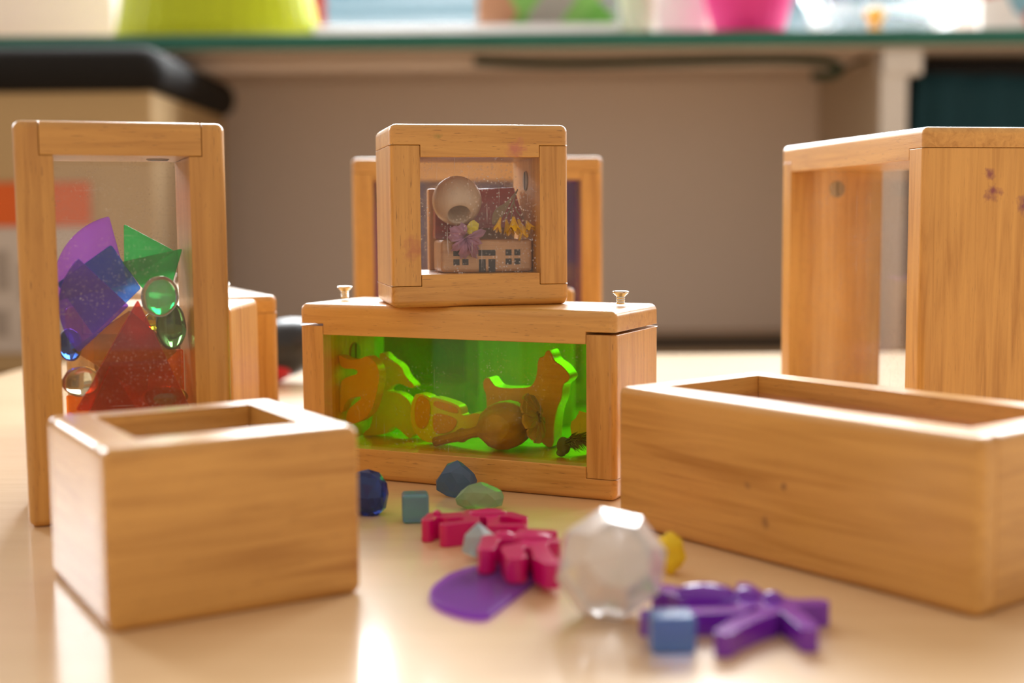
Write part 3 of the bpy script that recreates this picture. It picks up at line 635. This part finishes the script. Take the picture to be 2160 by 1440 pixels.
T3 = [(0.61, 0.422), (0.633, 0.471), (0.653, 0.483), (0.707, 0.478), (0.745, 0.457), (0.761, 0.469), (0.917, 0.433), (0.942, 0.404), (0.941, 0.368), (0.988, 0.371), (1.009, 0.386), (1.065, 0.389), (1.08, 0.368), (1.08, 0.3), (1.002, 0.273), (0.908, 0.244), (0.798, 0.190), (0.687, 0.200), (0.63, 0.249), (0.598, 0.323)]
HORSE = [(0.975, 0.534), (0.982, 0.557), (0.997, 0.569), (1.019, 0.571), (1.035, 0.547), (1.057, 0.523), (1.096, 0.515), (1.266, 0.523), (1.298, 0.55), (1.32, 0.6), (1.326, 0.7), (1.367, 0.709), (1.375, 0.738), (1.399, 0.749), (1.415, 0.725), (1.428, 0.687), (1.48, 0.66), (1.517, 0.618), (1.527, 0.594), (1.511, 0.57), (1.48, 0.553), (1.474, 0.471), (1.447, 0.421), (1.425, 0.322), (1.425, 0.184), (1.371, 0.184), (1.296, 0.264), (1.132, 0.264), (1.09, 0.184), (1.03, 0.184), (1.004, 0.296), (1.0, 0.38), (0.995, 0.475), (0.979, 0.499)]
def toy(name, poly, y0, y1, mat, label, cat, group=None, bev=.014, raised=None):
    o = new_obj(name, plate_xz(chaikin(poly, 2), y0, y1), mat, mw=FG, bevel=bev * S, seg=3)
    return tag(o, label, cat, group)
o = toy('lizard_counter', T1, .15, .23, YPL, 'yellow plastic spider-legged counter at the left, nearest the glass', 'plastic toy', 'yellow plastic animal counters')
toy('lizard_counter', T2, .38, .46, YPL, 'yellow plastic lizard counter with one arm raised behind the other', 'plastic toy', 'yellow plastic animal counters')
o = toy('beetle_counter', T3, .24, .33, YPL, 'yellow plastic counter with rounded shell plates left of the seed pod', 'plastic toy', 'yellow plastic animal counters')
for pl_ in ([(0.635, 0.40), (0.66, 0.468), (0.70, 0.47), (0.745, 0.44), (0.74, 0.33), (0.70, 0.27), (0.64, 0.29)], [(0.765, 0.455), (0.905, 0.425), (0.930, 0.395), (0.92, 0.375), (0.76, 0.41)], [(0.76, 0.385), (0.90, 0.36), (0.925, 0.33), (0.88, 0.265), (0.78, 0.25), (0.755, 0.29)]):
    b = plate_xz(chaikin(pl_, 2), .229, .24); ch('shell_plate', b, YPL, o, FG, bevel=.006 * S)
HORSEW = wood('animal_wood', 0, light=(.75, .42, .15), dark=(.62, .32, .10), pores=.3)
hs = [((x - 1.25) * 1.012 + 1.25 + .012, z) for x, z in HORSE]
toy('wooden_animal', hs, .43, .555, HORSEW, 'thick cut-out wooden animal with raised head behind the seed pod', 'wooden toy', bev=.008)
# poppy seed head
PODM = plain('dried_pod', (.40, .25, .055), .75, var=.35, scale=120, bump=.4); PODD = plain('pod_hole', (.03, .015, .01), .9)
p0 = Vector((.786, .20, .212)); p1 = Vector((1.47, .25, .40)); ax = (p1 - p0); Ln = ax.length; ax.normalize()
q = Matrix.Translation(p0 * S) @ ax.to_track_quat('Z', 'Y').to_matrix().to_4x4()
pr = [(.002, 0), (.028, .0), (.028, .10), (.030, .15), (.038, .165), (.042, .185), (.034, .20), (.028, .24), (.034, .285), (.060, .31), (.098, .34), (.126, .39), (.138, .45), (.132, .51), (.112, .555), (.082, .585), (.058, .60), (.055, .63), (.002, .63)]
root = empty('poppy_seed_head', FG @ Matrix.Translation((1.25 * S, .22 * S, .2 * S))); tag(root, 'large brown dried poppy seed head lying with its crown to the right', 'seed pod'); bpy.context.view_layer.update()
ch('pod', lathe(pr, 60, mat4=q, ribs=10, ribamp=.025), PODM, root, FG, smooth=True)
cr = bmesh.new()
for i in range(10):
    a = 2 * math.pi * i / 10; d = Vector((math.cos(a), math.sin(a), 0)); s = Vector((-math.sin(a), math.cos(a), 0)); g = []
    for u in range(6):
        tu = u / 5; row = []
        for v in range(5):
            tv = v / 4 * 2 - 1; ww = .034 * (.35 + math.sin(min(1, tu * 1.05) * math.pi * .72))
            pp = d * (.035 + .105 * tu) + s * (tv * ww) + Vector((0, 0, .648 - .030 * tu * tu + .012 * abs(tv))); row.append(pp)
        g.append(row)
    t0 = [[cr.verts.new(q @ (p * S)) for p in row] for row in g]; t1 = [[cr.verts.new(q @ ((p + Vector((0, 0, .012))) * S)) for p in row] for row in g]
    for u in range(5):
        for v in range(4):
            cr.faces.new((t0[u][v], t0[u + 1][v], t0[u + 1][v + 1], t0[u][v + 1])); cr.faces.new((t1[u][v], t1[u][v + 1], t1[u + 1][v + 1], t1[u + 1][v]))
        for tv_ in (0, 4): cr.faces.new((t0[u][tv_], t0[u + 1][tv_], t1[u + 1][tv_], t1[u][tv_]))
    for v in range(4): cr.faces.new((t0[5][v], t0[5][v + 1], t1[5][v + 1], t1[5][v]))
lathe([(.002, .625), (.05, .625), (.055, .65), (.002, .655)], 20, bm=cr, mat4=q)
ch('crown', cr, PODM, root, FG, smooth=False)
b = bmesh.new()
for i in range(10):
    a = 2 * math.pi * (i + .5) / 10; p = q @ (Vector((.062 * math.cos(a), .062 * math.sin(a), .612)) * S)
    bmesh.ops.create_uvsphere(b, u_segments=10, v_segments=6, radius=.020 * S, matrix=Matrix.Translation(p))
ch('pore_ring', b, PODD, root, FG, smooth=True)
# spiky dried thistle and pale petals
TH = plain('dried_thistle', (.12, .14, .04), .8, var=.3, scale=200)
b = bmesh.new(); rr = random.Random(5)
def spike(b, p, d, L_, w_):
    d = d.normalized(); u = d.cross(Vector((0, 0, 1))); u = (u if u.length > .1 else Vector((1, 0, 0))).normalized(); v = d.cross(u)
    base = [b.verts.new((p + (u * math.cos(k * 2.094) + v * math.sin(k * 2.094)) * w_) * S) for k in range(3)]; mid = [b.verts.new((p + d * L_ * .55 + Vector((0, 0, .015)) + (u * math.cos(k * 2.094) + v * math.sin(k * 2.094)) * w_ * .7) * S) for k in range(3)]; tip = b.verts.new((p + d * L_) * S)
    for k in range(3): b.faces.new((base[k], base[(k + 1) % 3], mid[(k + 1) % 3], mid[k])); b.faces.new((mid[k], mid[(k + 1) % 3], tip))
for i in range(150):
    t = rr.random(); p = Vector((1.585 + .09 * t, .20 + rr.uniform(-.02, .02), .245 + .03 * t)); d = Vector((.9 + .6 * rr.random(), rr.uniform(-.8, .8), rr.uniform(-.55, 1.0)))
    spike(b, p, d, rr.uniform(.06, .13), .0065)
ellipsoid(b, (1.60, .20, .245), (.04, .03, .05)); ellipsoid(b, (1.585, .20, .205), (.028, .025, .022))
tag(new_obj('dried_thistle', b, TH, mw=FG), 'small dark green spiky dried flower at the right end of the green box', 'dried flower')
tag(new_obj('dried_petal', petals(bmesh.new(), (1.69, .215), .19, 6, 45, 125, 61, y0=.40, w=.30), plain('pale_green_petal', (.75, .72, .30), .7), mw=FG, smooth=True, recalc=False), 'fan of pale petals behind the spiky dried flower', 'petal')

# ------------------------------------------------------------------ loose things on the table
def gem(bm, name, mat, label, cat='glass gem', group='loose glass gems on the table', bevel=0.0):
    return tag(new_obj(name, bm, mat, bevel=bevel), label, cat, group)
bm = rock((-.735, 6.52, .10), (.105, .08, .135), 3, amp=.2, sub=2, floor=0.0)
gem(bm, 'glass_gem', glassy('dark_blue_glass', (.02, .06, .42), .12, milky=.25), 'dark blue glass lump beside the front left block')
def cube_gem(c, h, rz, mat, label):
    b = bmesh.new(); add_box(b, -h[0] * S, h[0] * S, -h[1] * S, h[1] * S, 0, 2 * h[2] * S); bmesh.ops.transform(b, matrix=Matrix.Translation((c[0] * S, c[1] * S, 0)) @ Matrix.Rotation(rz, 4, 'Z'), verts=b.verts[:])
    return gem(b, 'glass_cube', mat, label, bevel=.018 * S)
cube_gem((-.487, 6.36), (.066, .06, .073), .12, glassy('pale_blue_glass', (.20, .45, .72), .22, milky=.35), 'small pale blue cube gem left of the pink toys')
bm = rock((-.30, 6.93, .085), (.115, .05, .095), 8, amp=.3, sub=2, floor=0.0)
gem(bm, 'frosted_stone', glassy('slate_blue_glass', (.13, .27, .55), .35, milky=.35), 'slate blue frosted stone touching the green block')
bm = rock((-.17, 6.62, .06), (.125, .07, .075), 14, amp=.3, sub=2, floor=0.0)
gem(bm, 'frosted_stone', glassy('sea_green_glass', (.45, .68, .45), .4, milky=.35), 'pale green frosted stone behind the pink toys')
bm = rock((-.155, 5.62, .07), (.09, .06, .085), 22, amp=.3, sub=1, floor=0.0)
gem(bm, 'frosted_stone', glassy('sky_blue_glass', (.60, .82, .97), .3, milky=.45), 'light blue stone partly under the nearer pink toy')
cube_gem((.545, 4.395), (.078, .062, .066), .05, glassy('bright_blue_glass', (.20, .42, .98), .2, milky=.4), 'bright blue cube gem in front of the purple beetle toy')
# big faceted clear gem
bm = bmesh.new(); bmesh.ops.create_uvsphere(bm, u_segments=8, v_segments=5, radius=.214 * S)
q = Matrix.Translation((.362 * S, 4.755 * S, .203 * S)) @ Matrix.Rotation(R(12), 4, 'Y') @ Matrix.Rotation(R(62), 4, 'X') @ Matrix.Rotation(R(22), 4, 'Z')
bmesh.ops.transform(bm, matrix=q, verts=bm.verts[:])
for v in bm.verts: v.co.z = max(v.co.z, .0)
gem(bm, 'faceted_crystal', glassy('milky_crystal', (.98, .95, .96), .10, milky=.45), 'large clear milky faceted crystal ball in the foreground', cat='crystal')
# yellow dried flower head
bm = bmesh.new(); ellipsoid(bm, (.655, 5.36, .085), (.062, .05, .085), jitter=0, seg=40, rings=28)
for v in bm.verts:
    d = v.co - Vector((.655, 5.36, .085)) * S; v.co += d * .22 * (noise.noise(v.co * 260) + .5 * noise.noise(v.co * 600))
tag(new_obj('yellow_flower_head', bm, plain('yellow_petals', (.90, .60, .02), .7, var=.2, scale=300), smooth=True), 'yellow ruffled dried flower head behind the clear crystal', 'dried flower')
# purple quarter circle tile lying flat
P = [(-.330, 4.963), (-.335, 5.06), (-.324, 5.142), (-.275, 5.30), (-.20, 5.40), (-.10, 5.46), (-.02, 5.475), (.06, 5.44), (.114, 5.284), (-.100, 4.724), (-.17, 4.745), (-.223, 4.785), (-.29, 4.87)]
o = new_obj('quarter_circle_tile', plate_xy(round_corners(P, .03, 3), .0, .026), tinted('violet_plastic', (.55, .18, 1.0), .15, haze=.02, transl=.55), bevel=.005 * S)
tag(o, 'violet quarter circle tile lying flat on the table under the pink toy', 'tile')
PINK = plain('pink_plastic_toy', (.64, .004, .17), .28, var=.05, coat=.3)
def counter(name, caps, z0, z1, mat, label, cat='plastic toy', group=None, k=1.0):
    caps = [(*c[:4], c[4] * k) for c in caps]
    o = new_obj(name, plate_xy(capsule_outline(caps), z0, z1), mat, bevel=.013 * S, seg=3); return tag(o, label, cat, group)
def child_ell(par, name, c, r, mat, rotz=0):
    b = bmesh.new(); ellipsoid(b, c, r, rotz, 24, 14); bmesh.ops.transform(b, matrix=Matrix.Translation(-par.location), verts=b.verts[:]); return new_obj(name, b, mat, par, smooth=True)
p1 = counter('bug_counter', [(-.40, 5.955, -.375, 6.06, .036), (-.375, 6.06, -.30, 6.03, .036), (-.30, 6.03, -.17, 6.06, .065), (-.20, 6.12, -.08, 6.13, .042), (-.17, 6.06, -.03, 6.05, .055), (-.03, 6.06, .035, 5.99, .040), (-.20, 6.03, -.19, 5.93, .040), (-.19, 5.92, -.31, 5.86, .036), (-.10, 6.02, -.09, 5.85, .034), (-.09, 5.84, .03, 5.83, .034)], 0, .105, PINK, 'pink plastic bug counter farther back, behind the other pink one', group='pink plastic bug counters', k=.84)
child_ell(p1, 'shell', (-.12, 6.07, .105), (.09, .045, .022), PINK, .1); child_ell(p1, 'eye', (-.36, 6.05, .108), (.02, .02, .018), PINK)
p2 = counter('bug_counter', [(-.115, 5.30, -.095, 5.47, .045), (-.095, 5.48, .02, 5.50, .052), (.02, 5.50, .14, 5.43, .070), (.05, 5.60, .16, 5.57, .040), (.09, 5.47, .07, 5.58, .04), (.08, 5.40, -.005, 5.30, .045), (-.01, 5.30, .01, 5.16, .052), (.10, 5.38, .12, 5.16, .045), (.12, 5.16, .148, 5.07, .045)], .030, .135, PINK, 'pink plastic bug counter nearest the crystal, partly on the violet tile', group='pink plastic bug counters', k=.84)
child_ell(p2, 'shell', (.08, 5.47, .135), (.09, .05, .024), PINK, -.3); child_ell(p2, 'head', (-.04, 5.50, .135), (.045, .035, .02), PINK)
VIO = plain('purple_plastic_toy', (.20, .025, .50), .18, var=.05, coat=.6)
be = counter('lizard_counter', [(.575, 4.86, .66, 4.79, .05), (.66, 4.785, .84, 4.76, .066), (.84, 4.755, .965, 4.70, .056), (.965, 4.69, 1.02, 4.66, .03), (1.02, 4.66, 1.12, 4.665, .038), (.98, 4.65, 1.0, 4.52, .034), (1.0, 4.52, 1.015, 4.38, .036), (.95, 4.68, .905, 4.55, .036), (.905, 4.55, .79, 4.44, .036), (.79, 4.44, .715, 4.33, .034), (.93, 4.72, .885, 4.90, .030), (.88, 4.68, .80, 4.58, .034), (.80, 4.58, .62, 4.565, .034), (.62, 4.565, .48, 4.56, .032)], 0, .085, VIO, 'shiny purple plastic bug toy lying on the table at the right of the crystal')
child_ell(be, 'abdomen', (.72, 4.78, .085), (.115, .052, .038), VIO, -.1); child_ell(be, 'thorax', (.87, 4.745, .085), (.05, .045, .034), VIO); child_ell(be, 'head', (.955, 4.70, .085), (.04, .038, .03), VIO)

# black toy with a red underside, and a brown block, behind the blocks
bt = empty('black_toy', Matrix.Translation((-2.05 * S, 12.0 * S, 0))); tag(bt, 'rounded shiny black toy with red underside behind the wooden blocks', 'toy'); bpy.context.view_layer.update()
b = bmesh.new(); ellipsoid(b, (-2.12, 12.0, .32), (.42, .34, .27), 0, 32, 18, roty=-.25); child('shell', b, plain('black_gloss', (.02, .022, .03), .38, coat=.1), bt, smooth=True)
b = bmesh.new(); ellipsoid(b, (-2.22, 11.95, .12), (.28, .28, .12), 0, 24, 12, roty=-.3)
for v in b.verts: v.co.z = max(v.co.z, 0)
o = child('underside', b, plain('red_plastic', (.55, .01, .03), .35), bt, smooth=True); o['label'] = 'red underside'
tag(new_obj('brown_basket', lathe([(.55, 0), (.75, .25), (.80, .62), (.72, .64), (.6, .1)], 24, mat4=Matrix.Translation((-3.35 * S, 20.5 * S, -1.02 * S))), plain('dark_brown', (.10, .045, .02), .7), smooth=True), 'small dark brown bowl on the bench behind the black toy', 'bowl')
